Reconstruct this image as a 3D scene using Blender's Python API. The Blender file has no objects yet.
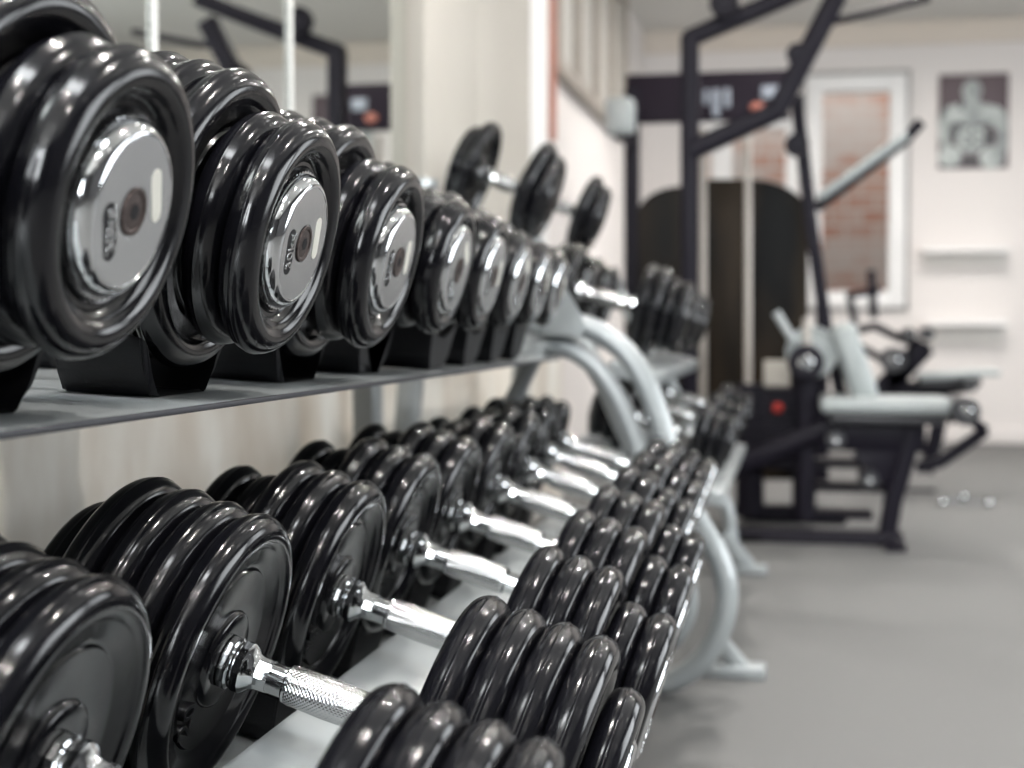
import bpy, bmesh, math, random
from mathutils import Vector, Matrix
random.seed(7)
sc = bpy.context.scene
COL = sc.collection
PI = math.pi
# ------------------------------------------------------------------ camera
F = 1450.0
YAW = math.atan((800 - 512) / F); PIT = math.atan((384 - 325) / F)
H = 0.68
CAM = Vector((0, 0, H))
cs, sn, cp, sp = math.cos(YAW), math.sin(YAW), math.cos(PIT), math.sin(PIT)
FW = Vector((-sn * cp, cs * cp, -sp)); RT = Vector((cs, sn, 0)); UP = Vector((-sn * sp, cs * sp, cp))
def ray(x, y): return FW + RT * ((x - 512) / F) - UP * ((y - 384) / F)
def atX(x, y, X): r = ray(x, y); return CAM + r * (X / r.x)
def atY(x, y, Y): r = ray(x, y); return CAM + r * (Y / r.y)
def atZ(x, y, Z=0.0): r = ray(x, y); return CAM + r * ((Z - H) / r.z)
cd = bpy.data.cameras.new('camera'); cam = bpy.data.objects.new('camera', cd); COL.objects.link(cam)
cam.location = CAM; cam.rotation_euler = (PI / 2 - PIT, 0, YAW)
cd.sensor_width = 36; cd.lens = 36 * F / 1024; cd.clip_start = 0.02
cd.dof.use_dof = True; cd.dof.focus_distance = 1.12; cd.dof.aperture_fstop = 4.6
sc.camera = cam
# ------------------------------------------------------------------ materials
def mat(name, col, rough=0.5, metal=0.0, spec=0.5, noise=None, bump=None, emit=None, estr=0, coat=0.0, trans=0.0, ior=1.5):
    m = bpy.data.materials.new(name); m.use_nodes = True
    nt = m.node_tree; b = nt.nodes['Principled BSDF']
    b.inputs['Base Color'].default_value = (*col, 1); b.inputs['Roughness'].default_value = rough
    b.inputs['Metallic'].default_value = metal; b.inputs['Specular IOR Level'].default_value = spec
    b.inputs['Coat Weight'].default_value = coat; b.inputs['Transmission Weight'].default_value = trans
    b.inputs['IOR'].default_value = ior
    if emit: b.inputs['Emission Color'].default_value = (*emit, 1); b.inputs['Emission Strength'].default_value = estr
    tc = nt.nodes.new('ShaderNodeTexCoord')
    if noise:
        sc_, amt, col2 = noise[:3]; stretch = noise[3] if len(noise) > 3 else (1, 1, 1)
        mp = nt.nodes.new('ShaderNodeMapping'); mp.inputs['Scale'].default_value = stretch
        n = nt.nodes.new('ShaderNodeTexNoise'); n.inputs['Scale'].default_value = sc_; n.inputs['Detail'].default_value = 5
        cr = nt.nodes.new('ShaderNodeValToRGB'); cr.color_ramp.elements[0].position = 0.5 - amt; cr.color_ramp.elements[1].position = 0.5 + amt
        cr.color_ramp.elements[0].color = (*col, 1); cr.color_ramp.elements[1].color = (*col2, 1)
        nt.links.new(tc.outputs['Object'], mp.inputs[0]); nt.links.new(mp.outputs[0], n.inputs['Vector'])
        nt.links.new(n.outputs['Fac'], cr.inputs[0]); nt.links.new(cr.outputs[0], b.inputs['Base Color'])
    if bump:
        s2, st, dist = bump
        n2 = nt.nodes.new('ShaderNodeTexNoise'); n2.inputs['Scale'].default_value = s2; n2.inputs['Detail'].default_value = 4
        bp = nt.nodes.new('ShaderNodeBump'); bp.inputs['Strength'].default_value = st; bp.inputs['Distance'].default_value = dist
        nt.links.new(tc.outputs['Object'], n2.inputs['Vector']); nt.links.new(n2.outputs['Fac'], bp.inputs['Height'])
        nt.links.new(bp.outputs[0], b.inputs['Normal'])
    return m
M = {}
def rubber_material():
    m = mat('rubber', (.004, .004, .0055), .2, spec=.45, bump=(700, .06, .0003))
    nt = m.node_tree; b = nt.nodes['Principled BSDF']
    tc = nt.nodes.new('ShaderNodeTexCoord')
    n = nt.nodes.new('ShaderNodeTexNoise'); n.inputs['Scale'].default_value = 55; n.inputs['Detail'].default_value = 6
    mr = nt.nodes.new('ShaderNodeMapRange'); mr.inputs[1].default_value = .35; mr.inputs[2].default_value = .7
    mr.inputs[3].default_value = .12; mr.inputs[4].default_value = .21
    nt.links.new(tc.outputs['Object'], n.inputs['Vector']); nt.links.new(n.outputs['Fac'], mr.inputs[0]); nt.links.new(mr.outputs[0], b.inputs['Roughness'])
    return m
M['rubber'] = rubber_material()
M['saddle'] = mat('saddle_rubber', (.008, .008, .010), .5, spec=.25, bump=(300, .3, .0008))
M['chrome'] = mat('chrome', (.68, .69, .70), .10, 1.0, bump=(60, .06, .0008))
M['cap_face'] = mat('brushed_chrome', (.62, .63, .64), .27, 1.0, bump=(90, .05, .0008))
M['cream'] = mat('blank_recess', (.72, .71, .64), .5, 0)
M['dark'] = mat('dark_recess', (.008, .008, .010), .6, spec=.2)
M['bolt'] = mat('rusty_bolt', (.10, .075, .07), .45, .7, noise=(400, .2, (.03, .022, .02)))
def knurl_material():
    m = mat('knurled_chrome', (.52, .52, .52), .16, 1.0); nt = m.node_tree; b = nt.nodes['Principled BSDF']
    tc = nt.nodes.new('ShaderNodeTexCoord'); sep = nt.nodes.new('ShaderNodeSeparateXYZ'); nt.links.new(tc.outputs['Object'], sep.inputs[0])
    at = nt.nodes.new('ShaderNodeMath'); at.operation = 'ARCTAN2'; nt.links.new(sep.outputs['Z'], at.inputs[0]); nt.links.new(sep.outputs['Y'], at.inputs[1])
    def diag(sign):
        a = nt.nodes.new('ShaderNodeMath'); a.operation = 'MULTIPLY'; a.inputs[1].default_value = 28 * sign; nt.links.new(at.outputs[0], a.inputs[0])
        x = nt.nodes.new('ShaderNodeMath'); x.operation = 'MULTIPLY_ADD'; x.inputs[1].default_value = 1900; nt.links.new(sep.outputs['X'], x.inputs[0]); nt.links.new(a.outputs[0], x.inputs[2])
        s = nt.nodes.new('ShaderNodeMath'); s.operation = 'SINE'; nt.links.new(x.outputs[0], s.inputs[0]); return s
    d1, d2 = diag(1), diag(-1)
    mx = nt.nodes.new('ShaderNodeMath'); mx.operation = 'MAXIMUM'; nt.links.new(d1.outputs[0], mx.inputs[0]); nt.links.new(d2.outputs[0], mx.inputs[1])
    bp = nt.nodes.new('ShaderNodeBump'); bp.inputs['Strength'].default_value = .5; bp.inputs['Distance'].default_value = .0004; bp.invert = True
    nt.links.new(mx.outputs[0], bp.inputs['Height']); nt.links.new(bp.outputs[0], b.inputs['Normal']); return m
M['knurl'] = knurl_material()
M['rack'] = mat('rack_paint', (.34, .37, .38), .32, .15, noise=(9, .3, (.39, .415, .42)), coat=.3)
M['rack_edge'] = mat('dark_lip', (.012, .013, .02), .4)
M['black_steel'] = mat('black_steel', (.008, .0065, .012), .45, spec=.14, bump=(150, .05, .001))
M['smoke'] = mat('smoked_panel', (.002, .002, .002), .35, spec=.05, noise=(2.1, .13, (.034, .024, .015), (2.6, 2.2, .45)))
M['pad_black'] = mat('black_vinyl', (.02, .02, .024), .4, bump=(200, .1, .001))
M['pad_grey'] = mat('grey_vinyl', (.34, .37, .37), .42, bump=(120, .08, .001))
M['rod'] = mat('guide_rod', (.42, .385, .35), .35, .3)
M['red'] = mat('red_knob', (.45, .03, .02), .4)
M['floor'] = mat('rubber_floor', (.098, .098, .097), .66, noise=(420, .16, (.185, .185, .182)), bump=(500, .15, .001))
M['wall'] = mat('wall_paint', (.72, .69, .65), .75, noise=(1.3, .4, (.76, .735, .70)))
M['wall_dark'] = mat('charcoal_paint', (.05, .05, .055), .7, noise=(1.3, .4, (.07, .07, .072)))
M['wall_white'] = mat('white_paint', (.76, .715, .69), .7, noise=(1.1, .4, (.79, .75, .725)))
M['wall_beige'] = mat('beige_paint', (.42, .395, .35), .7, noise=(1.5, .35, (.47, .445, .40)))
M['ceiling'] = mat('ceiling_paint', (.66, .65, .61), .8, noise=(1.1, .4, (.70, .69, .66)))
M['ceiling_band'] = mat('cornice_paint', (.70, .62, .54), .8, noise=(1.1, .4, (.73, .66, .59)))
M['dado'] = mat('marbled_dado', (.70, .63, .54), .55, noise=(6.0, .14, (.92, .90, .84), (1, 1.0, .40)))
M['mirror'] = mat('mirror_glass', (.84, .87, .84), .015, 1.0, bump=(2, .01, .0005))
M['bead'] = mat('mirror_joint', (.80, .80, .77), .5, noise=(160, .15, (.55, .56, .53)))
M['white_trim'] = mat('white_trim', (.84, .83, .82), .5, noise=(3, .4, (.88, .87, .86)))
M['red_trim'] = mat('red_brown_trim', (.36, .13, .09), .5, noise=(5, .3, (.42, .18, .13)))
M['slat'] = mat('grey_blind', (.46, .44, .40), .6, noise=(2.5, .3, (.60, .58, .54), (1, 4, .2)))
M['brown_trim'] = mat('brown_trim', (.34, .30, .26), .5, noise=(7, .3, (.40, .36, .31)))
M['poster_line'] = mat('poster_edge', (.010, .007, .012), .5, spec=.1, noise=(5, .3, (.018, .013, .020)))
def brick_material():
    m = mat('brick', (.5, .3, .25), .85); nt = m.node_tree; b = nt.nodes['Principled BSDF']
    tc = nt.nodes.new('ShaderNodeTexCoord'); mp = nt.nodes.new('ShaderNodeMapping'); mp.inputs['Rotation'].default_value = (PI / 2, 0, 0)
    br = nt.nodes.new('ShaderNodeTexBrick'); br.inputs['Scale'].default_value = 2.6
    br.inputs['Color1'].default_value = (.60, .26, .17, 1); br.inputs['Color2'].default_value = (.68, .42, .33, 1); br.inputs['Mortar'].default_value = (.72, .62, .55, 1)
    br.inputs['Mortar Size'].default_value = .03
    nt.links.new(tc.outputs['Object'], mp.inputs[0]); nt.links.new(mp.outputs[0], br.inputs['Vector'])
    n = nt.nodes.new('ShaderNodeTexNoise'); n.inputs['Scale'].default_value = 2.2
    mr = nt.nodes.new('ShaderNodeMapRange'); mr.inputs[1].default_value = .42; mr.inputs[2].default_value = .62; mr.inputs[4].default_value = .85
    mix = nt.nodes.new('ShaderNodeMix'); mix.data_type = 'RGBA'; mix.inputs['B'].default_value = (.74, .66, .60, 1)
    nt.links.new(tc.outputs['Object'], n.inputs['Vector']); nt.links.new(n.outputs['Fac'], mr.inputs[0]); nt.links.new(mr.outputs[0], mix.inputs['Factor'])
    nt.links.new(br.outputs['Color'], mix.inputs['A']); nt.links.new(mix.outputs['Result'], b.inputs['Base Color']); return m
M['brick'] = brick_material()
# ------------------------------------------------------------------ helpers
def finish(name, bm, m, parent=None, smooth=40):
    bmesh.ops.recalc_face_normals(bm, faces=bm.faces)
    me = bpy.data.meshes.new(name); bm.to_mesh(me); bm.free()
    me.materials.append(M[m] if isinstance(m, str) else m)
    if smooth:
        me.polygons.foreach_set('use_smooth', [True] * len(me.polygons)); me.set_sharp_from_angle(angle=math.radians(smooth))
    o = bpy.data.objects.new(name, me); COL.objects.link(o)
    if parent: o.parent = parent
    return o
def tag(o, label, cat, group=None):
    o['label'] = label; o['category'] = cat
    if group: o['group'] = group
    return o
def structure(o): o['kind'] = 'structure'; return o
def thing(name, label, cat, loc=(0, 0, 0), group=None):
    o = bpy.data.objects.new(name, None); o.empty_display_size = .05; COL.objects.link(o); o.location = loc
    return tag(o, label, cat, group)
def box(bm, lo, hi, bev=0.0, mtx=None):
    g = bmesh.ops.create_cube(bm, size=1)['verts']
    lo, hi = Vector(lo), Vector(hi)
    for v in g: v.co = Vector([(lo[i] + hi[i]) / 2 + v.co[i] * (hi[i] - lo[i]) for i in range(3)])
    if bev:
        ed = list({e for v in g for e in v.link_edges})
        r = bmesh.ops.bevel(bm, geom=ed, offset=bev, segments=3, affect='EDGES', profile=.5); g = list({v for f in r['faces'] for v in f.verts} | {v for v in g if v.is_valid})
    if mtx: 
        for v in g: v.co = mtx @ v.co
    return bm
def lathe(bm, prof, seg=64, mtx=None, closed=False, ripple=None):
    """prof = [(x, r)] spun about the X axis"""
    rings = []
    for (x, r) in prof:
        ring = []
        for k in range(seg):
            a = 2 * PI * k / seg; rr = r
            if ripple and r > ripple[0]: rr = r - (ripple[1] if k % 2 else 0)
            co = Vector((x, rr * math.cos(a), rr * math.sin(a)))
            ring.append(bm.verts.new(mtx @ co if mtx else co))
        rings.append(ring)
    n = len(rings)
    for i in range(n if closed else n - 1):
        A, B = rings[i], rings[(i + 1) % n]
        for k in range(seg): bm.faces.new((A[k], A[(k + 1) % seg], B[(k + 1) % seg], B[k]))
    if not closed:
        bm.faces.new(rings[0][::-1]); bm.faces.new(rings[-1])
    return bm
def smooth_path(pts, n=8):
    P = [Vector(p) for p in pts]; out = []
    if len(P) < 3: return P
    Q = [P[0] * 2 - P[1]] + P + [P[-1] * 2 - P[-2]]
    for i in range(1, len(Q) - 2):
        a, b, c, d = Q[i - 1:i + 3]
        for k in range(n):
            t = k / n
            out.append(.5 * ((2 * b) + (-a + c) * t + (2 * a - 5 * b + 4 * c - d) * t * t + (-a + 3 * b - 3 * c + d) * t ** 3))
    out.append(P[-1]); return out
def sweep(bm, pts, w, h=None, seg=14, square=False, ref=(0, 1, 0)):
    """tube (round, elliptic or square section) through pts; w across ref x dir, h along ref"""
    h = h or w; ref = Vector(ref); rings = []
    for i, p in enumerate(pts):
        p = Vector(p)
        d = (Vector(pts[min(i + 1, len(pts) - 1)]) - Vector(pts[max(i - 1, 0)])).normalized()
        rf = ref if abs(d.dot(ref)) < .95 else Vector((1, 0, 0))
        a = d.cross(rf).normalized(); b = d.cross(a).normalized()
        if square:
            k = .82; off = [(1, k), (k, 1), (-k, 1), (-1, k), (-1, -k), (-k, -1), (k, -1), (1, -k)]
            ring = [bm.verts.new(p + a * (w / 2 * u) + b * (h / 2 * v)) for u, v in off]
        else:
            ring = [bm.verts.new(p + a * (w / 2 * math.cos(2 * PI * k / seg)) + b * (h / 2 * math.sin(2 * PI * k / seg))) for k in range(seg)]
        rings.append(ring)
    s = len(rings[0])
    for A, B in zip(rings, rings[1:]):
        for k in range(s): bm.faces.new((A[k], A[(k + 1) % s], B[(k + 1) % s], B[k]))
    bm.faces.new(rings[0][::-1]); bm.faces.new(rings[-1]); return bm
def beam(name, pts, w, m, parent=None, h=None, square=True, ref=(0, 1, 0)):
    bm = bmesh.new(); sweep(bm, pts, w, h, square=square, ref=ref); return finish(name, bm, m, parent, 50)
def prism(bm, outline, x0, x1, mtx=None):
    """outline [(y, z)] extruded along X"""
    A = [bm.verts.new((mtx or Matrix()) @ Vector((x0, y, z))) for y, z in outline]; B = [bm.verts.new((mtx or Matrix()) @ Vector((x1, y, z))) for y, z in outline]
    n = len(A); bm.faces.new(A[::-1]); bm.faces.new(B)
    for k in range(n): bm.faces.new((A[k], A[(k + 1) % n], B[(k + 1) % n], B[k]))
    return bm
def boxobj(name, lo, hi, m, parent=None, bev=0.0):
    bm = bmesh.new(); box(bm, lo, hi, bev); return finish(name, bm, m, parent, 50 if bev else 0)
def text_mesh(body, size, depth):
    cu = bpy.data.curves.new('t', 'FONT'); cu.body = body; cu.size = size; cu.extrude = depth; cu.bevel_depth = depth * .3
    cu.align_x = 'CENTER'; cu.align_y = 'CENTER'; cu.resolution_u = 3
    o = bpy.data.objects.new('t', cu); COL.objects.link(o); dg = bpy.context.evaluated_depsgraph_get()
    me = bpy.data.meshes.new_from_object(o.evaluated_get(dg)); bpy.data.objects.remove(o); return me
def text_obj(name, body, size, depth, mtx, m, parent):
    me = text_mesh(body, size, depth); me.transform(mtx); me.materials.clear(); me.materials.append(M[m])
    o = bpy.data.objects.new(name, me); COL.objects.link(o); o.parent = parent; return o
# ------------------------------------------------------------------ the room
XL, XR, YB, YF, ZC = -.93, 3.0, -2.6, 8.35, 2.38
YF = atZ(1000, 443).y
ZC = atY(632, 33, YF).z
structure(boxobj('floor', (XL - .1, YB - .1, -.06), (XR + .1, YF + .1, 0), 'floor'))
structure(boxobj('ceiling', (XL - .1, YB - .1, ZC), (XR + .1, YF + .1, ZC + .08), 'ceiling'))
structure(boxobj('wall_left', (XL - .1, YB, 0), (XL, YF + .1, ZC), 'wall_white'))
structure(boxobj('wall_right', (XR, YB, 0), (XR + .1, YF + .1, ZC), 'wall_dark'))
structure(boxobj('wall_back', (XL - .1, YB - .1, 0), (XR + .1, YB, ZC), 'wall_dark'))
# far wall with openings for the glazed door and the window beside it
dA, dB = atY(808, 80, YF), atY(905, 80, YF); wA, wB = atY(698, 110, YF), atY(792, 240, YF)
def wall_with_holes(name, holes, m):
    bm = bmesh.new(); xs = sorted({XL - .1, XR + .1} | {h[0] for h in holes} | {h[1] for h in holes})
    for x0, x1 in zip(xs, xs[1:]):
        hs = [h for h in holes if h[0] <= x0 + 1e-6 and h[1] >= x1 - 1e-6]
        if not hs: box(bm, (x0, YF, 0), (x1, YF + .12, ZC))
        else:
            h = hs[0]
            if h[2] > 0: box(bm, (x0, YF, 0), (x1, YF + .12, h[2]))
            box(bm, (x0, YF, h[3]), (x1, YF + .12, ZC))
    return structure(finish(name, bm, m, None, 0))
DX0, DX1, DZ = dA.x + .02, dB.x - .02, atY(860, 84, YF).z
DZ0 = atY(860, 302, YF).z
WX0, WX1, WZ0, WZ1 = wA.x, wB.x, .7, atY(740, 118, YF).z
wall_with_holes('wall_far', [(DX0, DX1, DZ0, DZ), (WX0, WX1, WZ0, WZ1)], 'wall_white')
structure(boxobj('trim_1', (XL, YF - .03, ZC - .13), (XR, YF, ZC), 'ceiling_band', bev=.006))
structure(boxobj('baseboard_far', (XL, YF - .02, 0), (XR, YF, .09), 'wall_white', bev=.004))
# brick yard wall outside the openings
structure(boxobj('wall_outside', (-2.6, YF + 1.2, -.06), (3.2, YF + 1.4, 3.2), 'brick'))
structure(boxobj('floor_outside', (-2.6, YF + .12, -.1), (3.2, YF + 1.2, -.06), 'floor'))
def frame_bars(bm, x0, x1, z0, z1, w, y0, y1):
    box(bm, (x0, y0, z0), (x0 + w, y1, z1), .004); box(bm, (x1 - w, y0, z0), (x1, y1, z1), .004)
    box(bm, (x0 + w, y0, z1 - w), (x1 - w, y1, z1), .004); box(bm, (x0 + w, y0, z0), (x1 - w, y1, z0 + w), .004)
M['pane'] = mat('glass_pane', (.93, .95, .94), .02, trans=1.0, ior=1.02)
bm = bmesh.new(); frame_bars(bm, DX0 - .03, DX1 + .03, DZ0 - .03, DZ + .05, .095, YF - .035, YF + .06); d = structure(finish('window_3', bm, 'white_trim'))
p_ = boxobj('glass_pane', (DX0 + .06, YF + .01, DZ0 + .06), (DX1 - .06, YF + .016, DZ - .04), 'pane', d)
M['outline_shade'] = mat('painted_outline_shadow', (.30, .29, .28), .6, noise=(6, .3, (.36, .35, .34)))  # grey strip painted in for the shadow line around the window frame
bm = bmesh.new(); frame_bars(bm, DX0 - .052, DX1 + .052, DZ0 - .052, DZ + .072, .02, YF - .03, YF - .001); finish('frame_outline_shadow', bm, 'outline_shade', d)
bm = bmesh.new(); frame_bars(bm, WX0 - .03, WX1 + .03, WZ0, WZ1, .07, YF - .03, YF + .06); xm = atY(722, 150, YF).x
box(bm, (xm - .06, YF - .02, WZ0 + .05), (xm + .06, YF + .05, WZ1 - .05), .004); w = structure(finish('window_1', bm, 'white_trim'))
boxobj('glass_pane', (WX0 + .02, YF + .01, WZ0 + .02), (WX1 - .02, YF + .016, WZ1 - .02), 'pane', w)
# mirror wall, dado and the wall relief at its end
MZ = .72
ymir = [YB, -.4, .55] + [atX(x, 60, XL).y for x in (152, 288)] + [atX(404, 60, XL).y]
ymir = [YB, -.9, -.2, .4, 1.2, atX(152, 60, XL).y, atX(288, 60, XL).y, atX(404, 60, XL).y]
names = ['behind the camera', 'beside the camera', 'just ahead of the camera', 'before the heaviest dumbbells', 'behind the nearest dumbbells', 'between the two speckled joint strips', 'ending at the beige pillar']
for i, (a, b) in enumerate(zip(ymir, ymir[1:])):
    if b < .3: continue
    tag(boxobj('mirror_panel', (XL + .001, a + .004, MZ), (XL + .006, b - .004, ZC - .02), 'mirror'), 'tall frameless wall mirror panel ' + names[i], 'mirror', 'wall mirror panels')
for i, y in enumerate(ymir[4:7]):
    bm = bmesh.new(); box(bm, (XL + .0062, y - .021, MZ), (XL + .012, y - .001, ZC - .02), .003)
    structure(finish('trim_%d' % (i + 2), bm, 'bead'))
structure(boxobj('trim_5', (XL, YB, MZ - .03), (XL + .016, ymir[-1], MZ), 'white_trim', bev=.003))
structure(boxobj('trim_6', (XL, YB, .0), (XL + .008, atX(560, 380, XL).y, MZ - .031), 'dado'))
yc0, yc1, yc2 = atX(405, 60, XL).y, atX(460, 60, XL).y, atX(519, 60, XL).y
structure(boxobj('trim_7', (XL, yc0 + .003, MZ), (XL + .05, yc1, ZC), 'wall_beige', bev=.006))
structure(boxobj('trim_8', (XL, yc1 + .001, MZ), (XL + .04, yc2, ZC), 'wall_beige', bev=.006))
ys0, ys1 = atX(521, 60, XL).y, atX(536, 60, XL).y
structure(boxobj('trim_9', (XL, yc2 + .001, MZ), (XL + .045, ys1, ZC), 'white_trim', bev=.006))
structure(boxobj('trim_10', (XL, atX(537.5, 60, XL).y, atX(541, 140, XL).z), (XL + .05, atX(543.5, 60, XL).y, ZC), 'red_trim', bev=.006))
# blinds / high window on the left wall
wy0, wy1 = atX(547, 60, XL).y, atX(619, 60, XL).y; wz = atX(619, 143, XL).z
bm = bmesh.new()
n = 4
for k in range(n):
    a = wy0 + (wy1 - wy0) * k / n; b = wy0 + (wy1 - wy0) * (k + 1) / n
    for (lo, hi) in (((a, wz), (a + .05, ZC - .06)), ((b - .05, wz), (b, ZC - .06)), ((a + .05, wz), (b - .05, wz + .05)), ((a + .05, ZC - .11), (b - .05, ZC - .06))):
        box(bm, (XL, lo[0], lo[1]), (XL + .05, hi[0], hi[1]), .004)
w2 = structure(finish('window_2', bm, 'brown_trim'))
for k in range(n):
    a = wy0 + (wy1 - wy0) * k / n; b = wy0 + (wy1 - wy0) * (k + 1) / n
    bm = bmesh.new(); m_ = 7
    for j in range(m_):
        y0 = a + .05 + (b - a - .1) * j / m_; y1 = a + .05 + (b - a - .1) * (j + 1) / m_
        box(bm, (XL + .004, y0 + .004, wz + .05), (XL + .02, y1 - .004, ZC - .11), .002)
    finish('blind', bm, 'slat', w2)
# ------------------------------------------------------------------ dumbbells
def plate_profile(R, T):
    h = T / 2; rc = R - h * .98
    side = [(h * .62, .015), (h * .66, .017), (h * .70, .036), (h * .62, .0385), (h * .40, .040)]
    side += [(h * .40, R * .60), (h * .46, R * .62), (h * .30, R * .635), (h * .30, R * .665), (h * .62, R * .70)]
    a0 = 2.45
    arc = []
    for k in range(13):
        t = a0 * (1 - k / 12.0)
        arc.append((h * math.sin(t), rc + h * .98 * math.cos(t)))
    arc = [p for p in arc if p[1] > R * .70 + .001]
    half = side + arc                                   # ends at (0, R)
    half[-1] = (0.0004, R + .0006); half.insert(-1, (0.0011, R - .0001))
    return half + [(-x, r) for x, r in reversed(half)]
MESH = {}
def plate_mesh(R, T=.030):
    key = (round(R, 4), T)
    if key not in MESH:
        bm = bmesh.new(); lathe(bm, plate_profile(R, T), 72, closed=False)
        o = finish('plate', bm, 'rubber', None, 50); MESH[key] = o.data; bpy.data.objects.remove(o)
    return MESH[key]
def part_from(mesh, name, parent, x=0.0, rot=0.0, mirror=False):
    o = bpy.data.objects.new(name, mesh); COL.objects.link(o); o.parent = parent
    o.location = (x, 0, 0); o.rotation_euler = (rot, 0, PI if mirror else 0); return o
def make(name, bm, m, smooth=40):
    o = finish(name, bm, m, None, smooth); d = o.data; bpy.data.objects.remove(o); return d
CR = .054
def stadium(cy, cz, w, h, n=10):
    r = w / 2; out = []
    for k in range(n + 1): a = PI * k / n; out.append((cy + r * math.cos(a), cz + h / 2 - r + r * math.sin(a)))
    for k in range(n + 1): a = PI + PI * k / n; out.append((cy + r * math.cos(a), cz - h / 2 + r + r * math.sin(a)))
    return out
bm = bmesh.new(); lathe(bm, [(-.004, .030), (-.004, CR + .002), (.002, CR + .002), (.002, CR - .001), (.0032, CR - .0004), (.0060, CR - .0012), (.0090, CR - .0032), (.0112, CR - .0060), (.0120, CR - .0078), (.0120, CR - .0086), (.0112, CR - .0092), (.0112, .0150)], 120, ripple=(CR, .0022)); cap_m = make('end_cap', bm, 'chrome', 35)
bm = bmesh.new(); lathe(bm, [(.0112, .0160), (.0116, .0160), (.0118, CR - .0096), (.0112, CR - .0092)], 64); face_m = make('cap_face', bm, 'cap_face', 35)
OFF = Matrix.Translation((-.0048, 0, 0))
bm = bmesh.new(); lathe(bm, [(-.003, .028), (-.003, CR + .001), (.002, CR + .001), (.006, CR - .002), (.009, CR - .006), (.0095, .0150)], 48); capd_m = make('end_cap', bm, 'rubber', 35)
bm = bmesh.new()
lathe(bm, [(.0150, .002), (.0166, .0145), (.0176, .0140), (.0176, .0118), (.0168, .0108), (.0171, .0065), (.0171, .0064)], 40, OFF); bolt_m = make('bolt', bm, 'bolt', 30)
bm = bmesh.new(); lathe(bm, [(.0170, .001), (.0174, .0052), (.0174, .0051)], 6, OFF); sock_m = make('hex_socket', bm, 'dark', 30)
bm = bmesh.new(); prism(bm, stadium(-.0270, -.002, .0140, .036), .0112, .01195); slotd_m = make('number_recess', bm, 'dark', 30)
bm = bmesh.new(); prism(bm, stadium(.0270, -.000, .0115, .034), .0112, .01205); slotl_m = make('blank_recess', bm, 'cream', 30)
g = .066
bm = bmesh.new(); lathe(bm, [(-g, .0122), (-.036, .0122), (-.034, .0150), (.034, .0150), (.036, .0122), (g, .0122)], 40); grip_m = make('handle', bm, 'chrome', 30)
bm = bmesh.new(); lathe(bm, [(-.032, .0151), (-.030, .0156), (0, .0164), (.030, .0156), (.032, .0151)], 40); knurl_m = make('knurled_grip', bm, 'knurl', 30)
bm = bmesh.new()
lathe(bm, [(g - .017, .0130), (g - .008, .0132), (g - .003, .0150), (g + .001, .0190), (g + .003, .0205), (g + .009, .0205), (g + .0105, .0190), (g + .0125, .0190), (g + .0140, .0212), (g + .020, .0212)], 12); coll_m = make('collar', bm, 'chrome', 25)
HEAD0 = g + .016
def num_mesh(body, size, depth, spin, key, m='chrome', cy=-.0268, cz=-.002, x=.0120):
    if key in MESH: return MESH[key]
    me = text_mesh(body, size, depth)
    # text plane XY -> face plane: text right -> +Y, text up -> +Z, normal +X ; then spin in the face
    mt = Matrix(((0, 0, 1, x), (1, 0, 0, cy), (0, 1, 0, cz), (0, 0, 0, 1)))
    mt = mt @ Matrix.Rotation(spin, 4, 'Z')
    me.transform(mt); me.materials.clear(); me.materials.append(M[m]); MESH[key] = me; return me
def dumbbell(outer_cap=None, collar=None, sizes=None, T=.030, tilt=.26, label='', group='', detail=True, weight='30', spin=-.30, embossed=False, center=None, dark_caps=False, HEAD0=HEAD0, spinp=0):
    """sizes: plate radii from the handle outwards"""
    hl = HEAD0 + T * len(sizes) - (.009 if not dark_caps else .004)   # base of the end cap, sunk in the last plate
    ax = Vector((math.cos(tilt), 0, -math.sin(tilt)))
    if outer_cap is not None: c = outer_cap - ax * (hl + .012)
    elif collar is not None: c = collar + ax * (g + .013)
    else: c = center
    t = thing('dumbbell', label, 'dumbbell', c, group); t.rotation_euler = (0, tilt, 0)
    hd_ = part_from(grip_m, 'handle', t, 0); hs = HEAD0 / (g + .016); hd_.scale = (hs, 1, 1)
    kn = bpy.data.objects.new('knurled_grip', knurl_m); COL.objects.link(kn); kn.parent = hd_
    for s in (1, -1):
        part_from(coll_m, 'collar', t, s * (HEAD0 - g - .016), 0, s < 0)
        for k, R in enumerate(sizes):
            o = part_from(plate_mesh(R, T), 'plate', t, s * (HEAD0 + T * (k + .5)), random.random() * 6)
            if embossed and s < 0 and k == 0:
                me = num_mesh(embossed, R * .26, .0016, PI / 2, 'emb' + embossed + str(R), 'rubber', -R * .50 * math.cos(.75), -R * .50 * math.sin(.75), T / 2 * .42)
                q = bpy.data.objects.new('embossed_number', me); COL.objects.link(q); q.parent = o; o.rotation_euler = (0, 0, 0)
        e = part_from(capd_m if dark_caps else cap_m, 'end_cap', t, s * hl, spin * s, s < 0)
        if dark_caps: e.scale = (1, sizes[-1] / .093, sizes[-1] / .093)
        if detail and not dark_caps:
            for mm, nm in ((face_m, 'cap_face'), (bolt_m, 'bolt'), (sock_m, 'hex_socket'), (slotd_m, 'number_recess'), (slotl_m, 'blank_recess'), (num_mesh(weight + 'kg', .0150, .0005, PI / 2, 'num' + weight), 'number')):
                q = bpy.data.objects.new(nm, mm); COL.objects.link(q); q.parent = e
    return t
ordn = ['nearest', 'second nearest', 'third nearest', 'fourth nearest', 'fifth', 'sixth', 'seventh', 'eighth', 'ninth', 'tenth']
UT, LT = math.radians(14.5), math.radians(17.5)
caps = [(134, 212), (304, 244), (399, 262), (459, 271), (494.5, 277), (522, 283), (543.5, 287), (560, 291)]
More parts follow.
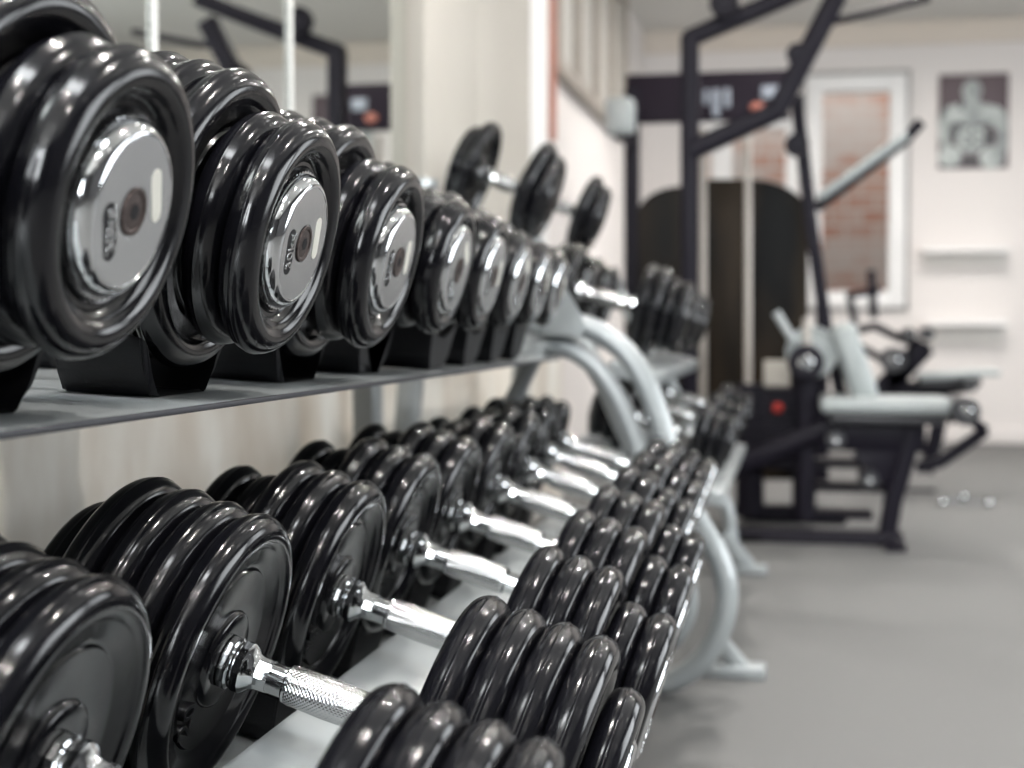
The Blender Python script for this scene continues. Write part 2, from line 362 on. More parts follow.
Rb = [.120, .120, .116, .100, .091, .085, .080, .076]
upper = []
for i, (x, y) in enumerate(caps):
    p = atX(x, y, -.38); R = Rb[i]; r2 = R * .775
    sizes = [R, R, R, r2, r2] if i < 3 else [R, R, R * .86, R * .78, R * .78] if i == 3 else [R, R, R * .82, R * .82]
    lab = {0: 'large black rubber dumbbell with chrome number cap, nearest on the upper shelf', 1: 'black rubber dumbbell with round chrome cap, second of the chrome-capped row on the upper shelf'}.get(i, 'black rubber dumbbell with chrome end cap, %s from the near end of the upper shelf' % ['', '', 'third', 'fourth', 'fifth', 'sixth', 'seventh', 'eighth'][i])
    t = dumbbell(outer_cap=p, sizes=sizes, tilt=UT, label=lab, group='dumbbells on the upper shelf of the near rack', weight=['30', '30', '28', '26', '24', '22', '20', '18'][i], spin=[.45, .22, .2, .9, .2, 1.1, .4, .2][i])
    upper.append((t, sizes))
tag(upper[0][0], upper[0][0]['label'], 'dumbbell', 'dumbbells on the upper shelf of the near rack')
# one more before the first, cut by the frame edge
p0 = upper[0][0].location.copy(); p0.y -= .29
t = dumbbell(center=p0, sizes=[.12, .12, .12, .093, .093], tilt=UT, label='large black dumbbell mostly cut off, before the nearest chrome-capped one on the upper shelf', group='dumbbells on the upper shelf of the near rack')
upper.insert(0, (t, [.12] * 3 + [.093] * 2))
colls = [(66, 769), (236, 664), (347, 598), (412, 548), (458, 515), (497, 488), (526, 469), (546, 453), (561, 442)]
Rl = [.116, .117, .114, .106, .100, .094, .090, .084, .074]
lower = []
for i, (x, y) in enumerate(colls):
    p = atX(x, y, -.43); R = Rl[i]
    sizes = [R, R, R, R, R * .74] if i < 2 else [R, R, R, R * .78, R * .78] if i < 5 else [R, R, R * .85, R * .78]
    lab = 'black rubber dumbbell with knurled chrome handle, %s from the near end of the lower tier' % ['first', 'second', 'third', 'fourth', 'fifth', 'sixth', 'seventh', 'eighth', 'ninth'][i]
    t = dumbbell(collar=p, sizes=sizes, tilt=LT, label=lab, group='dumbbells on the lower tier of the near rack', embossed=('20' if i < 2 else '18' if i < 4 else False), weight=['20', '20', '18', '18', '16', '16', '14', '14', '12'][i], spin=.3 * i)
    lower.append((t, sizes))
# ------------------------------------------------------------------ the near rack
RY0, YA = -.25, 2.60
rack = thing('dumbbell_rack', 'light grey painted steel dumbbell rack with curved end frame, filled with two rows of dumbbells', 'rack', (-.5, 1.2, 0))
rack.location = (0, 0, 0)
EX = -.43; EZ = atX(200, 405, EX).z
def plane_pts(x0, z0, tilt, u): return (x0 - u * math.cos(tilt), z0 + u * math.sin(tilt))
def strip(name, x0, z0, tilt, u0, u1, th, m, y0=RY0, y1=YA, bev=.002, parent=rack):
    """slab lying on a plane through (x0,z0), rising backwards by tilt"""
    mt = Matrix.Translation((x0, 0, z0)) @ Matrix.Rotation(tilt, 4, 'Y')
    bm = bmesh.new(); box(bm, (-u1, y0, -th), (-u0, y1, 0), bev, mt); return finish(name, bm, m, parent, 50)
ST = math.radians(3)
strip('upper_shelf', EX, EZ, ST, .002, .40, .004, 'rack')
strip('shelf_lip', EX, EZ, ST, -.002, .002, .0045, 'rack_edge', bev=.001)
strip('rear_lip', EX, EZ + 0, ST, .400, .406, -.03, 'rack', bev=0)
def cradle(t, R, off, base_perp, tilt, parent, wide=.055, w=.075, floor_z=None):
    """rubber saddle under a head: concave top of radius R, feet on the plane base_perp below the axis"""
    a0 = .62; n = 10; top = [(R * 1.01 * math.sin(a0 * (2 * k / n - 1)), -R * 1.01 * math.cos(a0 * (2 * k / n - 1))) for k in range(n + 1)]
    ymx = top[-1][0]
    out = [(-ymx - .012, top[0][1] + .004)] + top + [(ymx + .012, top[-1][1] + .004), (ymx - .004, -base_perp + .02), (ymx - .022, -base_perp + .0008), (-ymx + .022, -base_perp + .0008), (-ymx + .004, -base_perp + .02)]
    mt = Matrix.Translation(t.location) @ Matrix.Rotation(tilt, 4, 'Y')
    bm = bmesh.new(); prism(bm, out, off - w / 2, off + w / 2, mt)
    if floor_z:
        for v in bm.verts:
            if (v.co - t.location).dot(Vector((math.sin(tilt), 0, math.cos(tilt)))) < -base_perp + .03: v.co.z = floor_z(v.co.x) + (.0008 if abs(v.co.y - t.location.y) < ymx - .015 else .018)
    bmesh.ops.bevel(bm, geom=[e for e in bm.edges if e.calc_length() > .03], offset=.002, segments=2, affect='EDGES')
    return finish('saddle', bm, 'saddle', parent, 40)
def perp_to(t, x0, z0, tilt):
    n = Vector((math.sin(tilt), 0, math.cos(tilt))); return (t.location - Vector((x0, 0, z0))).dot(n)
for t, sizes in upper:
    b = perp_to(t, EX, EZ, UT)
    for s in (1, -1): cradle(t, sizes[0], s * (HEAD0 + .030 * 1.3), max(b, sizes[0] + .012), UT, rack, floor_z=lambda x: EZ + (EX - x) * math.tan(ST))
# lower tier: raised centre beam under the handles and a tray under the heads
tl = lower[1][0]
mt = Matrix.Translation(tl.location) @ Matrix.Rotation(LT, 4, 'Y')
n_ = Vector((math.sin(LT), 0, math.cos(LT))); u_ = Vector((math.cos(LT), 0, -math.sin(LT)))
def low(u, w): p = tl.location + u_ * u + n_ * w; return (p.x, p.z)
def extr(name, pts, th, m, y0=RY0, y1=YA):
    """bent sheet: open section (u, w) swept along Y with thickness"""
    bm = bmesh.new(); A = []; 
    for (u, w) in pts:
        for yy in (y0, y1):
            for k in (0, 1):
                x, z = low(u, w - k * th); A.append(bm.verts.new((x, yy, z)))
    q = lambda i, y, k: A[i * 4 + y * 2 + k]
    for i in range(len(pts) - 1):
        bm.faces.new((q(i, 0, 0), q(i + 1, 0, 0), q(i + 1, 1, 0), q(i, 1, 0))); bm.faces.new((q(i, 0, 1), q(i, 1, 1), q(i + 1, 1, 1), q(i + 1, 0, 1)))
        bm.faces.new((q(i, 0, 0), q(i, 0, 1), q(i + 1, 0, 1), q(i + 1, 0, 0))); bm.faces.new((q(i, 1, 0), q(i + 1, 1, 0), q(i + 1, 1, 1), q(i, 1, 1)))
    for i in (0, len(pts) - 1): bm.faces.new((q(i, 0, 0), q(i, 1, 0), q(i, 1, 1), q(i, 0, 1)))
    return finish(name, bm, m, rack, 40)
BP = .150
extr('lower_tray', [(-.235, -BP + .03), (-.233, -BP), (-.060, -BP), (-.048, -.056), (-.040, -.050), (.040, -.050), (.048, -.056), (.060, -BP), (.215, -BP), (.217, -BP + .012)], .004, 'rack')
lowbase = tl.location - n_ * BP
for t, sizes in lower:
    b = (t.location - lowbase).dot(n_)
    for s in (1, -1): cradle(t, sizes[0], s * (HEAD0 + .030 * 1.4), b, LT, rack, w=.06)
# end frame: curved oval tube, as an arch that bulges to the front and comes back to the floor
def arch(Y, z_in=2.62, dx=0, name='curved_upright', parent=rack, w=.042):
    px = [(548, 326), (575, 325), (600, 334), (624, 353), (643, 382), (656, 415), (667, 448), (680, 487), (697, 524), (716, 556), (726, 590), (721, 628), (702, 662), (672, 684), (640, 690)]
    pts = []
    for x, y in px:
        p = atY(x, y, YA); pts.append((p.x + dx, Y, max(p.z, .026)))
    e = pts[-1]; pts.append((e[0] - .15, Y, .026)); pts.append((e[0] - .33, Y, .026))
    s = pts[0]; pts = [(s[0] - .32, Y, s[2] + .05), (s[0] - .16, Y, s[2] + .035)] + pts
    return beam(name, smooth_path(pts, 5), w, 'rack', parent, h=.062, square=False)
arch(YA + .03)
px = [(520, 352), (560, 347), (590, 362), (612, 388), (628, 420), (640, 452)]
beam('inner_brace', smooth_path([atY(x, y, YA + .03) for x, y in px], 6), .036, 'rack', rack, h=.03, square=False)
for yy in (YA + .03, 1.15):
    b0 = [( -.80, yy, .0), (-.80, yy, EZ + .16)]
    beam('rear_upright', b0, .045, 'rack', rack, h=.06)
    if yy < 2:
        beam('front_strut', [(low(-.0, -.16)[0], yy, low(0, -.16)[1]), (-.75, yy, .30)], .03, 'rack', rack)
beam('rear_brace', [atY(540, 345, YA + .0), atY(512, 402, YA + .0), (-.78, YA, .35)], .03, 'rack', rack)
bm = bmesh.new()
gp = [atY(x, y, YA + .01) for x, y in ((545, 334), (566, 286), (588, 326), (582, 336))]
A = [bm.verts.new((p.x, YA - .006, p.z)) for p in gp]; B = [bm.verts.new((p.x, YA + .0, p.z)) for p in gp]
bm.faces.new(A); bm.faces.new(B[::-1])
for k in range(4): bm.faces.new((A[k], A[(k + 1) % 4], B[(k + 1) % 4], B[k]))
finish('shelf_bracket', bm, 'rack', rack, 0)
fy = atZ(740, 676).y
boxobj('foot', (atZ(690, 676).x, fy - .03, 0), (atZ(766, 676).x, fy + .03, .024), 'rack', rack, .004)
beam('foot_brace', [atY(712, 632, fy), atY(742, 668, fy)], .03, 'rack', rack)
# ------------------------------------------------------------------ the far three-tier rack
Y2a, Y2b = 2.86, 4.02
rack2 = thing('dumbbell_rack', 'light grey three-tier dumbbell rack standing behind the near rack, beside the gym machine', 'rack')
def tier(cx, cz, tilt, half, drop, name):
    """two rails under the heads at axis line (cx, cz)"""
    u = Vector((math.cos(tilt), 0, -math.sin(tilt))); n = Vector((math.sin(tilt), 0, math.cos(tilt)))
    c = Vector((cx, 0, cz))
    for s in (1, -1):
        p = c + u * (s * half) - n * drop
        mt = Matrix.Translation(p) @ Matrix.Rotation(tilt, 4, 'Y')
        bm = bmesh.new(); box(bm, (-.05, Y2a, -.03), (.05, Y2b, 0), .004, mt); finish(name, bm, 'rack', rack2, 50)
specs = []
def far_db(head_px, Y, R, tilt, npl, lab, T=.027, weight='14'):
    o = atY(head_px[0], head_px[1], Y); H0 = .05 if tilt > .3 else .07; hl = H0 + T * npl / 2
    ax = Vector((math.cos(tilt), 0, -math.sin(tilt)))
    sizes = [R] * max(1, npl - 2) + [R * .82] * min(2, npl - 1)
    t = dumbbell(center=o - ax * hl, sizes=sizes, T=T, tilt=tilt, label=lab, group='dumbbells on the far rack', weight=weight, dark_caps=True, HEAD0=H0)
    return t
t3 = math.radians(21)
a = far_db((539, 196), 2.95, .110, t3, 2, 'black dumbbell on the top tier of the far rack, nearest the beige pillar')
b = far_db((590, 217), 3.45, .098, t3, 2, 'black dumbbell on the top tier of the far rack, standing out against the white wall')
tier((a.location.x + b.location.x) / 2, (a.location.z + b.location.z) / 2, t3, .11, .118, 'top_rail')
t2 = math.radians(15)
c_ = []
for i, (px_, Y, R) in enumerate((((662, 313), 3.12, .098), ((674, 317), 3.42, .09), ((684, 320), 3.72, .085))):
    c_.append(far_db(px_, Y, R, t2, 4, 'black dumbbell on the middle tier of the far rack, %s from its near end' % ['first', 'second', 'third'][i]))
tier(c_[1].location.x, c_[1].location.z, t2, .12, .106, 'middle_rail')
c3 = []
for i, (px_, Y, R) in enumerate((((712, 440), 3.1, .075), ((722, 425), 3.4, .072), ((732, 412), 3.75, .070))):
    c3.append(far_db(px_, Y, R, t2, 3, 'small black dumbbell on the lowest tier of the far rack, %s from its near end' % ['first', 'second', 'third'][i]))
tier(c3[1].location.x, c3[1].location.z, t2, .12, .086, 'lowest_rail')
for yy in (Y2a - .02, Y2b + .02):
    beam('rear_upright', [(-.82, yy, 0), (-.74, yy, a.location.z + .0)], .045, 'rack', rack2)
    pts = [(-.78, yy, a.location.z - .07), (-.56, yy, a.location.z - .14), (-.40, yy, .60), (-.34, yy, .48), (-.27, yy, .33)]
    if yy > 3.5:
        pts += [tuple(atY(x, y, yy)) for x, y in ((706, 474), (723, 500), (729, 525), (722, 548))]
    else: pts += [(-.22, yy, .2), (-.22, yy, .1), (-.30, yy, .03)]
    q = pts[-1]; pts.append((q[0] - .25, yy, .028))
    beam('curved_upright', smooth_path(pts, 5), .04, 'rack', rack2, h=.055, square=False)
fy = atZ(750, 573).y
p = atZ(767, 573); boxobj('foot', (p.x - .10, fy - .03, 0), (p.x, fy + .03, .022), 'rack', rack2, .004)
beam('foot_brace', [atY(722, 535, fy), atY(748, 568, fy)], .045, 'rack', rack2)
# ------------------------------------------------------------------ cable machine
YM = atZ(760, 541).y
mach = thing('cable_machine', 'large black multi-station cable machine with chrome guide rods, smoked panel and grey bench pad', 'gym machine')
def P(x, y, Y=None): return atY(x, y, Y or YM)
S = 'black_steel'
def pb(name, pxs, w, m=S, Y=None, parent=mach, square=True, h=None):
    return beam(name, [P(x, y, Y) for x, y in pxs] if not isinstance(pxs[0], Vector) else pxs, w, m, parent, h, square)
mw = YM / F * 1.03
pb('front_post', [(690, 36), (690, 538)], 17 * mw)
pb('top_arm', [(686, 40), (784, -2), (850, -32)], 16 * mw)
pb('upright_arm', [(838, -6), (776, 113)], 19 * mw)
pb('lower_arm', [(688, 152), (779, 110)], 18 * mw)
# round cam with pivot on the arm
def disc(name, x, y, Y, r, th, m, parent=mach):
    bm = bmesh.new(); c = P(x, y, Y); mt = Matrix.Translation(c) @ Matrix.Rotation(PI / 2, 4, 'Z')
    lathe(bm, [(-th / 2, r * .25), (-th / 2, r * .55), (-th * .3, r * .62), (-th * .3, r * .8), (-th / 2, r * .86), (-th / 2, r * .97), (0, r), (th / 2, r * .97), (th / 2, r * .86), (th * .3, r * .8), (th * .3, r * .62), (th / 2, r * .55), (th / 2, r * .25)], 36, mt)
    return finish(name, bm, m, parent, 35)
disc('pulley', 797, 54, YM - .02, 10 * mw, .03, S)
disc('pulley', 724, 3, YM - .06, 14 * mw, .03, S)
disc('pulley', 797, 145, YM + .2, 12 * mw, .03, S)
pb('cable_bar', [(822, 24), (866, 14), (930, -2)], 7 * mw, h=.02, square=False)
pb('slanted_post', [(796, 96), (812, 230), (826, 330), (843, 405)], 13 * mw, Y=YM + .25)
YR = YM + 1.0; rw = YR / F * 1.03
pb('rear_post', [(632, 90), (632, 486)], 14 * rw, Y=YR)
pb('rear_post', [(822, 300), (822, 486)], 12 * rw, Y=YR)
boxobj('header_board', (P(626, 100, YR).x, YR - .02, P(700, 122, YR).z), (P(790, 100, YR).x, YR + .02, P(700, 73, YR).z), 'poster_line', mach, .006)
# things printed on the header board: grey figures and an orange mark
M['print_grey'] = mat('print_grey', (.22, .25, .30), .5, noise=(12, .3, (.32, .35, .40)))
for (x, y, w_, h_) in ((716, 103, 7, 26), (727, 98, 6, 18), (706, 97, 5, 14), (770, 92, 16, 12)):
    bm = bmesh.new(); c = P(x, y, YR - .022); box(bm, (c.x - w_ * rw / 2, c.y - .004, c.z - h_ * rw / 2), (c.x + w_ * rw / 2, c.y + .001, c.z + h_ * rw / 2), .003)
    finish('printed_figure', bm, 'print_grey', mach)
M['print_orange'] = mat('print_orange', (.40, .14, .09), .5, noise=(12, .3, (.3, .09, .07)))
c = P(757, 107, YR - .022); bm = bmesh.new(); bmesh.ops.create_icosphere(bm, subdivisions=2, radius=1, matrix=Matrix.Translation(c) @ Matrix.Diagonal((.028, .006, .02, 1))); finish('printed_mark', bm, 'print_orange', mach)
# grey head pad on top of the rear left post
c = P(620, 117, YR - .2); bm = bmesh.new(); box(bm, (c.x - .055, c.y - .05, c.z - .07), (c.x + .055, c.y + .05, c.z + .07), .025, None); 
finish('head_pad', bm, 'pad_grey', mach); pb('pad_bracket', [(618, 134), (632, 140)], .04, Y=YR - .2); 
# smoked shroud with a rounded top
def rounded_panel(name, x0, x1, ytop, ybot, Y, m, th=.02, r=60, rl=None):
    rl = rl or r; out = []
    for k in range(9): a = PI - PI / 2 * k / 8; out.append((x0 + rl + rl * math.cos(a), ytop + rl * .6 - rl * .6 * math.sin(a)))
    for k in range(9): a = PI / 2 - PI / 2 * k / 8; out.append((x1 - r + r * math.cos(a), ytop + r * .6 - r * .6 * math.sin(a)))
    out += [(x1, ybot), (x0, ybot)]
    bm = bmesh.new(); A = [P(x, y, Y) for x, y in out]; V0 = [bm.verts.new(v) for v in A]; V1 = [bm.verts.new(v + Vector((0, th, 0))) for v in A]
    bm.faces.new(V0); bm.faces.new(V1[::-1]); n = len(A)
    for k in range(n): bm.faces.new((V0[k], V0[(k + 1) % n], V1[(k + 1) % n], V1[k]))
    return finish(name, bm, m, mach, 30)
rounded_panel('smoked_shroud', 638, 700, 186, 480, YR - .12, 'smoke', r=14, rl=46)
rounded_panel('smoked_shroud', 702, 808, 179, 480, YR - .16, 'smoke', r=60, rl=10)
for x in (703, 748):
    pb('guide_rod', [(x, 128), (x, 405)], 7.5 * mw, 'rod', YM + .5, square=False)
# weight stack: dark block of plates with the see-through gap
sx0, sx1 = P(735, 400, YM + .35).x, P(806, 400, YM + .35).x
bm = bmesh.new(); z0 = .62
for k in range(10):
    zt = P(770, 388 + k * 8, YM + .35).z; box(bm, (sx0, YM + .28, zt - 7.2 * mw), (sx1, YM + .45, zt), .003)
finish('weight_stack', bm, S, mach)
pb('stack_frame', [(750, 384), (750, 515)], 28 * mw, Y=YM + .35); pb('stack_frame', [(804, 350), (804, 515)], 24 * mw, Y=YM + .35)
pb('stack_crossbar', [(735, 509), (808, 509)], 8 * mw, Y=YM + .35, h=.06)
c = P(778, 408, YM + .27); bm = bmesh.new(); bmesh.ops.create_uvsphere(bm, u_segments=16, v_segments=10, radius=.018, matrix=Matrix.Translation(c)); finish('selector_knob', bm, 'red', mach)
boxobj('beige_placard', (P(764, 378, YM + .3).x, YM + .26, P(770, 386, YM + .3).z), (P(790, 386, YM + .3).x, YM + .28, P(770, 360, YM + .3).z), 'wall_beige', mach, .004)
# diagonal front brace and base
pb('diagonal_brace', [(726, 470), (835, 425)], 17 * mw)
pb('base_rail', [(735, 537), (902, 541)], 18 * mw, h=.06); pb('cross_rail', [(815, 462), (888, 463)], 9 * mw, Y=YM + .2, h=.12); pb('cross_rail', [(815, 486), (884, 487)], 8 * mw, Y=YM + .2, h=.12); pb('cross_rail', [(815, 513), (872, 514)], 8 * mw, Y=YM + .2, h=.12)
pb('base_rail', [(742, 514), (846, 519)], 12 * mw, Y=YM + .45, h=.05)
pb('base_rail', [(826, 462), (882, 462)], 9 * mw, 'rod', YM + .4, square=False)
pb('base_rail', [(826, 488), (880, 488)], 8 * mw, S, YM + .6)
pb('base_rail', [(690, 538), (760, 541)], 14 * mw, h=.06)
pb('seat_post', [(885, 545), (893, 500), (905, 460), (915, 415)], 17 * mw)
pb('foot_end', [(882, 546), (903, 546)], 15 * mw, h=.3)
pb('seat_frame', [(828, 432), (925, 434)], 34 * mw, h=.05); pb('seat_gusset', [(895, 445), (868, 470)], 40 * mw, h=.04)
def slab(name, pxs, th, wid, m, Y, parent=mach):
    """padded board: edge line in px, thickness th (px), depth wid (m)"""
    a, b = P(*pxs[0], Y), P(*pxs[1], Y); d = (b - a); L = d.length; d.normalize(); up = d.cross(Vector((0, 1, 0))).normalized(); up = up if up.z > 0 or abs(up.z) < .1 else -up
    mt = Matrix((( d.x, 0, up.x, a.x), (d.y, 1, up.y, Y), (d.z, 0, up.z, a.z), (0, 0, 0, 1)))
    bm = bmesh.new(); t = th * mw; box(bm, (0, -wid / 2, -t / 2), (L, wid / 2, t / 2), min(t, wid) * .32, mt); return finish(name, bm, m, parent, 50)
slab('seat_pad', ((820, 403), (950, 405)), 14, .30, 'pad_grey', YM + .05)
slab('seat_base', ((828, 416), (942, 418)), 10, .28, 'pad_black', YM + .05)
slab('backrest_pad', ((866, 400), (840, 324)), 25, .24, 'pad_grey', YM + .12)
def roller(x, y, r, L, m, Y, parent=mach, name='roller_pad', cap='chrome'):
    bm = bmesh.new(); c = P(x, y, Y); mt = Matrix.Translation(c) @ Matrix.Rotation(-PI / 2, 4, 'Z'); rr = r * mw
    lathe(bm, [(-L / 2, rr * .5), (-L / 2, rr * .85), (-L / 2 + .01, rr), (L / 2 - .01, rr), (L / 2, rr * .85), (L / 2, rr * .5)], 28, mt); o = finish(name, bm, m, parent, 40)
    bm = bmesh.new(); lathe(bm, [(L / 2 - .002, rr * .2), (L / 2 + .012, rr * .42), (L / 2 + .02, rr * .3)], 20, mt); finish('roller_cap', bm, cap, o, 30); return o
roller(961, 409, 13, .30, 'pad_black', YM - .02)
roller(806, 362, 17, .08, 'black_steel', YM - .05, name='hub'); disc('cam_wheel', 812, 352, YM + .05, 25 * mw, .04, 'pad_grey')
roller(868, 477, 9, .2, 'pad_black', YM, name='roller_pad'); roller(835, 437, 9, .25, 'pad_black', YM)
pb('lever', [(776, 312), (794, 342)], 8 * mw, 'rack', YM - .02, square=False)
pb('lever', [(807, 318), (807, 345)], 8 * mw, 'rod', YM - .02, square=False)
pb('cable_post', [(806, 362), (806, 520)], 15 * mw, Y=YM + .02)
pb('leg_lever', [(948, 420), (962, 412), (976, 424), (986, 431)], 10 * mw)
pb('leg_lever', [(986, 430), (958, 450), (940, 462), (916, 468)], 11 * mw, Y=YM + .1)
# lat arm with grey pad pointing to the poster
pb('press_arm', [(816, 208), (905, 140), (921, 122)], 11 * mw, Y=YM + .35)
slab('arm_pad', ((818, 199), (906, 136)), 8, .12, 'pad_grey', YM + .32)
# second bench behind, at the right
YB2 = atZ(930, 500).y
m2 = thing('weight_bench', 'black weight bench with round rollers and flat pad, behind the cable machine seat', 'weight bench')
def q(name, pxs, w, m=S, Y=None, square=True): return beam(name, [P(x, y, Y or YB2 + .3) for x, y in pxs], w * YB2 / F, m, m2, None, square)
def slab2(*a): return slab(*a, m2)
slab('bench_pad', ((916, 376), (996, 372)), 7, .30, 'pad_grey', YB2 + .3, m2)
slab('pad_base', ((918, 383), (978, 381)), 10, .26, 'pad_black', YB2 + .3, m2)
q('bench_frame', [(872, 392), (972, 384)], 16); q('bench_frame', [(878, 395), (925, 345)], 22)
q('curved_arm', [(858, 330), (875, 326), (895, 336), (915, 344), (930, 348)], 9, square=False); q('curved_arm', [(850, 340), (876, 356), (905, 368)], 8, square=False)
q('bench_leg', [(902, 350), (890, 420), (893, 492)], 22); q('bench_leg', [(945, 390), (935, 440), (925, 472)], 15)
q('bench_base', [(868, 493), (935, 494)], 10)
q('handle', [(855, 325), (850, 298)], 7); q('handle', [(874, 318), (871, 270)], 8); q('handle', [(846, 296), (880, 290)], 7)
for x, y, r in ((926, 334, 8), (908, 334, 8), (968, 384, 9)):
    roller(x, y, r, .22, 'pad_black', YB2 + .2, m2)
roller(893, 360, 16, .12, 'pad_black', YB2 + .25, m2, 'cam_wheel')
# small chrome cable handle lying on the floor
fy = atZ(964, 505)
hd = thing('cable_attachment', 'tiny chrome triangular attachment with three balls, lying on the grey floor before the white wall', 'gym attachment')
r_ = [fy + Vector((dx, dy, .012)) for dx, dy in ((-.085, -.02), (.01, .16), (.085, -.02))]
beam('wire_triangle', [r_[0], r_[1], r_[2], r_[0] + Vector((.004, 0, 0))], .005, 'rack', hd, square=False)
for v in r_:
    bm = bmesh.new(); bmesh.ops.create_uvsphere(bm, u_segments=16, v_segments=10, radius=.018, matrix=Matrix.Translation(v)); finish('ball', bm, 'chrome', hd)
# ------------------------------------------------------------------ far wall: poster and ledges
def wall_box(name, x0, x1, y0, y1, m, th=.02, parent=None, bev=.003, off=0):
    a, b = atY(x0, y1, YF - off), atY(x1, y0, YF - off); return boxobj(name, (a.x, YF - off - th, a.z), (b.x, YF - off, b.z), m, parent, bev)
po = thing('poster', 'black and white wall poster of a bare-chested muscular man, hung on the far wall', 'poster', (0, 0, 0))
M['poster_bg'] = mat('poster_ground', (.085, .055, .065), .5, noise=(3, .3, (.13, .10, .11)))
M['poster_fg'] = mat('poster_body', (.50, .54, .52), .5, noise=(9, .15, (.26, .28, .28)))
wall_box('poster_sheet', 938, 1009, 73, 169, 'poster_bg', .015, po)
# the printed figure, thin relief on the sheet
bm = bmesh.new(); rwf = YF / F
def blob(x, y, rx, ry, a=0, k=1):
    c = atY(x, y, YF - .016); mt = Matrix.Translation(c) @ Matrix.Rotation(a, 4, 'Y') @ Matrix.Diagonal((rx * rwf, .003 + .0004 * k, ry * rwf, 1))
    bmesh.ops.create_uvsphere(bm, u_segments=20, v_segments=8, radius=1, matrix=mt)
for i, s in enumerate(((972, 91, 9, 11, 0), (972, 104, 8, 7, 0), (961, 116, 13, 12, .2), (983, 116, 13, 12, -.2), (948, 118, 8, 13, .5), (998, 118, 8, 13, -.5), (971, 138, 14, 15, 0), (944, 134, 5, 12, -.1), (1002, 136, 5, 13, .1),
          (950, 157, 11, 11, .4), (992, 157, 12, 11, -.4), (1001, 148, 6, 11, .3), (946, 150, 4, 8, 0))): blob(*s, k=i)
finish('printed_figure', bm, 'poster_fg', po)
M['poster_mid'] = mat('poster_shade', (.07, .07, .075), .5, noise=(14, .2, (.13, .135, .14)))
for i, s_ in enumerate(((961, 125, 8, 2.5, .2), (983, 125, 8, 2.5, -.2), (972, 136, 1.2, 12, 0), (966, 136, 4, 1.5, 0), (978, 136, 4, 1.5, 0), (966, 144, 4, 1.5, 0), (978, 144, 4, 1.5, 0), (971, 162, 7, 5, 0), (953, 133, 4, 9, 0), (988, 138, 5, 8, 0), (962, 104, 3, 5, .4), (943, 112, 2, 6, .4))):
    bm = bmesh.new(); blob(*s_, k=20 + i); finish('printed_shading', bm, 'poster_mid', po)
def ledge(x0, x1, y0, y1, lab):
    t = thing('wall_ledge', lab, 'shelf', (0, 0, 0), None)
    wall_box('shelf_board', x0, x1, y0, y0 + 5, 'white_trim', .16, t)
    wall_box('back_panel', x0 + 2, x1 - 2, y0 + 5.2, y1, 'wall', .03, t)
ledge(922, 1006, 249, 268, 'upper white wall ledge below the poster on the far wall')
ledge(926, 1004, 321, 344, 'lower white wall ledge on the far wall, above the weight bench')
# ------------------------------------------------------------------ lights
M['lamp'] = mat('lamp_diffuser', (1, 1, 1), .5, emit=(1, .97, .93), estr=16)
M['lamp_small'] = mat('downlight_lens', (1, 1, 1), .5, emit=(1, .95, .9), estr=6000)
M['lamp_long'] = mat('long_diffuser', (1, 1, 1), .5, emit=(.95, .98, 1), estr=48)
def lamp(x, y, sx, sy, lab, estr='lamp'):
    t = thing('ceiling_light', lab, 'ceiling light', (x, y, ZC))
    bm = bmesh.new(); frame = .03
    box(bm, (-sx / 2 - frame, -sy / 2 - frame, -.03), (-sx / 2, sy / 2 + frame, 0)); box(bm, (sx / 2, -sy / 2 - frame, -.03), (sx / 2 + frame, sy / 2 + frame, 0))
    box(bm, (-sx / 2, -sy / 2 - frame, -.03), (sx / 2, -sy / 2, 0)); box(bm, (-sx / 2, sy / 2, -.03), (sx / 2, sy / 2 + frame, 0)); finish('lamp_frame', bm, 'white_trim', t, 0)
    boxobj('lamp_diffuser', (-sx / 2 + .001, -sy / 2 + .001, -.022), (sx / 2 - .001, sy / 2 - .001, -.004), estr, t)
wd = {-1.2: 'behind the camera', .6: 'over the nearest dumbbells', 2.6: 'over the rack end frame', 4.8: 'over the cable machine', 7.0: 'near the far wall'}
lamp(-.05, .3, 1.5, .30, 'long bright ceiling light panel above the near end of the dumbbell rack', 'lamp_long')
for y in (-1.2, .6, 2.6, 4.8, 7.0):
    for x, s in ((.35, 'on the rack side'), (2.1, 'on the open side')):
        if y == .6 and x < 1: continue
        lamp(x, y, .21, .21, 'square ceiling light panel %s, %s' % (wd[y], s))
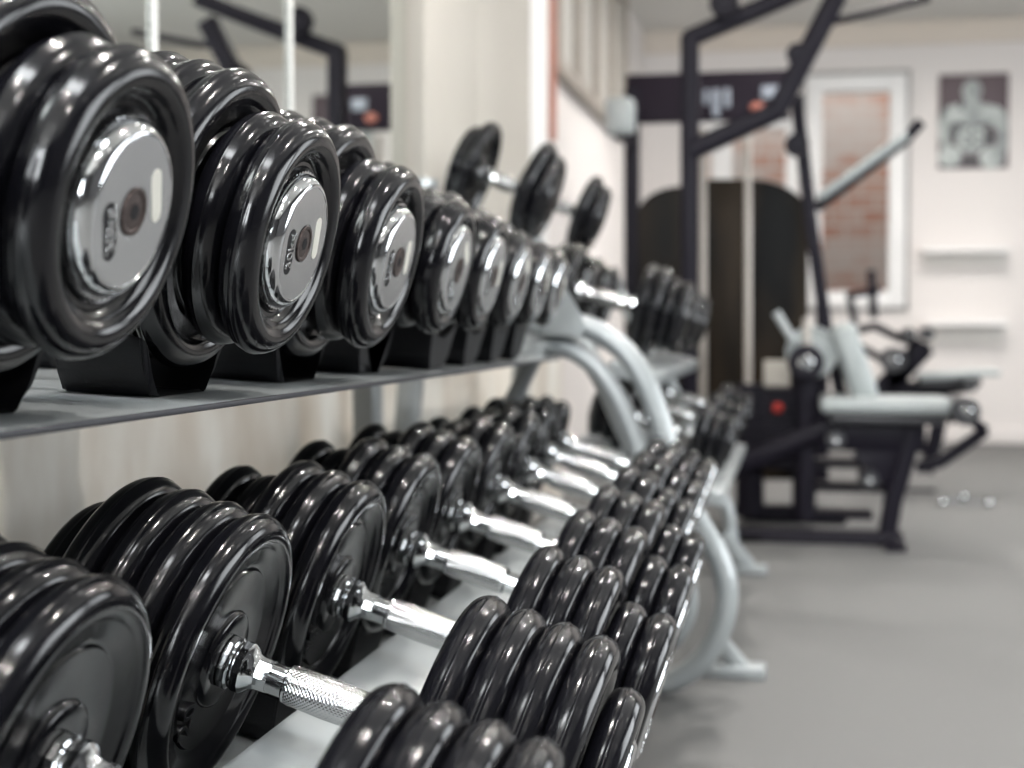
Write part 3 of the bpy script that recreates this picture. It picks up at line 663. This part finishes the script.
# row of small bright downlights
for i, (x, y) in enumerate(((-.3, .1), (-.3, 1.4), (-.3, 3.0), (.9, 1.5), (.9, 3.6), (.9, -.4), (.25, 5.2), (1.6, 5.8), (.15, 6.8), (.9, 7.1))):
    t = thing('downlight', 'small round recessed ceiling downlight, %s' % ['above the near end of the rack', 'above the middle of the rack', 'above the curved rack frame', 'in mid room level with the rack', 'in mid room before the cable machine', 'in mid room beside the camera', 'over the cable machine shroud', 'by the poster wall', 'near the far wall window', 'in front of the framed window'][i], 'downlight', (x, y, ZC))
    bm = bmesh.new(); mt = Matrix.Rotation(PI / 2, 4, 'Y'); lathe(bm, [(.0, .030), (.0, .055), (.008, .053), (.012, .034), (.012, .030)], 28, mt, closed=True); finish('lamp_ring', bm, 'chrome', t)
    bm = bmesh.new(); lathe(bm, [(.001, .020), (.007, .028), (.008, .015)], 24, mt); finish('lamp_lens', bm, 'lamp_small', t)
# daylight: window light behind the camera, plus added fill from the open side
def daylight(name, loc, rot, sx, sy, power, col=(.93, .97, 1)):
    ld = bpy.data.lights.new(name, 'AREA'); ld.shape = 'RECTANGLE'; ld.size = sx; ld.size_y = sy; ld.energy = power; ld.color = col
    o = bpy.data.objects.new(name, ld); COL.objects.link(o); o.location = loc; o.rotation_euler = rot; return o
daylight('daylight_fill', (XR - .06, 5.9, 1.35), (0, PI / 2, 0), 1.4, 2.4, 100)  # added fill from the open side, no window in that wall
daylight('daylight_fill', (XR - .06, 2.9, 1.0), (0, PI / 2, 0), 1.3, 2.4, 170)  # added low side fill to brighten the dado, no window there
daylight('daylight_fill', (-.1, YB + .06, 1.62), (-PI / 2, 0, PI), 1.5, 1.3, 380)
daylight('yard_daylight', (.2, YF + .7, 3.0), (0, 0, 0), 3.5, .8, 75)
wd_ = bpy.data.worlds.new('world'); sc.world = wd_; wd_.use_nodes = True
wd_.node_tree.nodes['Background'].inputs[0].default_value = (.75, .82, .9, 1); wd_.node_tree.nodes['Background'].inputs[1].default_value = .8
# put each thing's origin at its base
for t in (rack, rack2, mach, m2, po, hd) + tuple(o for o in COL.objects if o.name.startswith('wall_ledge')):
    if t.location.length > 0: continue
    ch = [c for c in t.children if c.type == 'MESH']; vs = [v.co for c in ch for v in c.data.vertices]
    lo = [min(v[i] for v in vs) for i in range(3)]; hi = [max(v[i] for v in vs) for i in range(3)]
    base = Vector(((lo[0] + hi[0]) / 2, (lo[1] + hi[1]) / 2, lo[2])); t.location = base
    for c in ch: c.location = c.location - base
# ------------------------------------------------------------------ colour management
sc.view_settings.view_transform = 'Standard'; sc.view_settings.look = 'None'; sc.view_settings.gamma = 1
sc.view_settings.use_curve_mapping = False; sc.view_settings.exposure = -1.2
sc.cycles.use_denoising = True
sc.cycles.max_bounces = 8; sc.cycles.caustics_reflective = False; sc.cycles.caustics_refractive = False
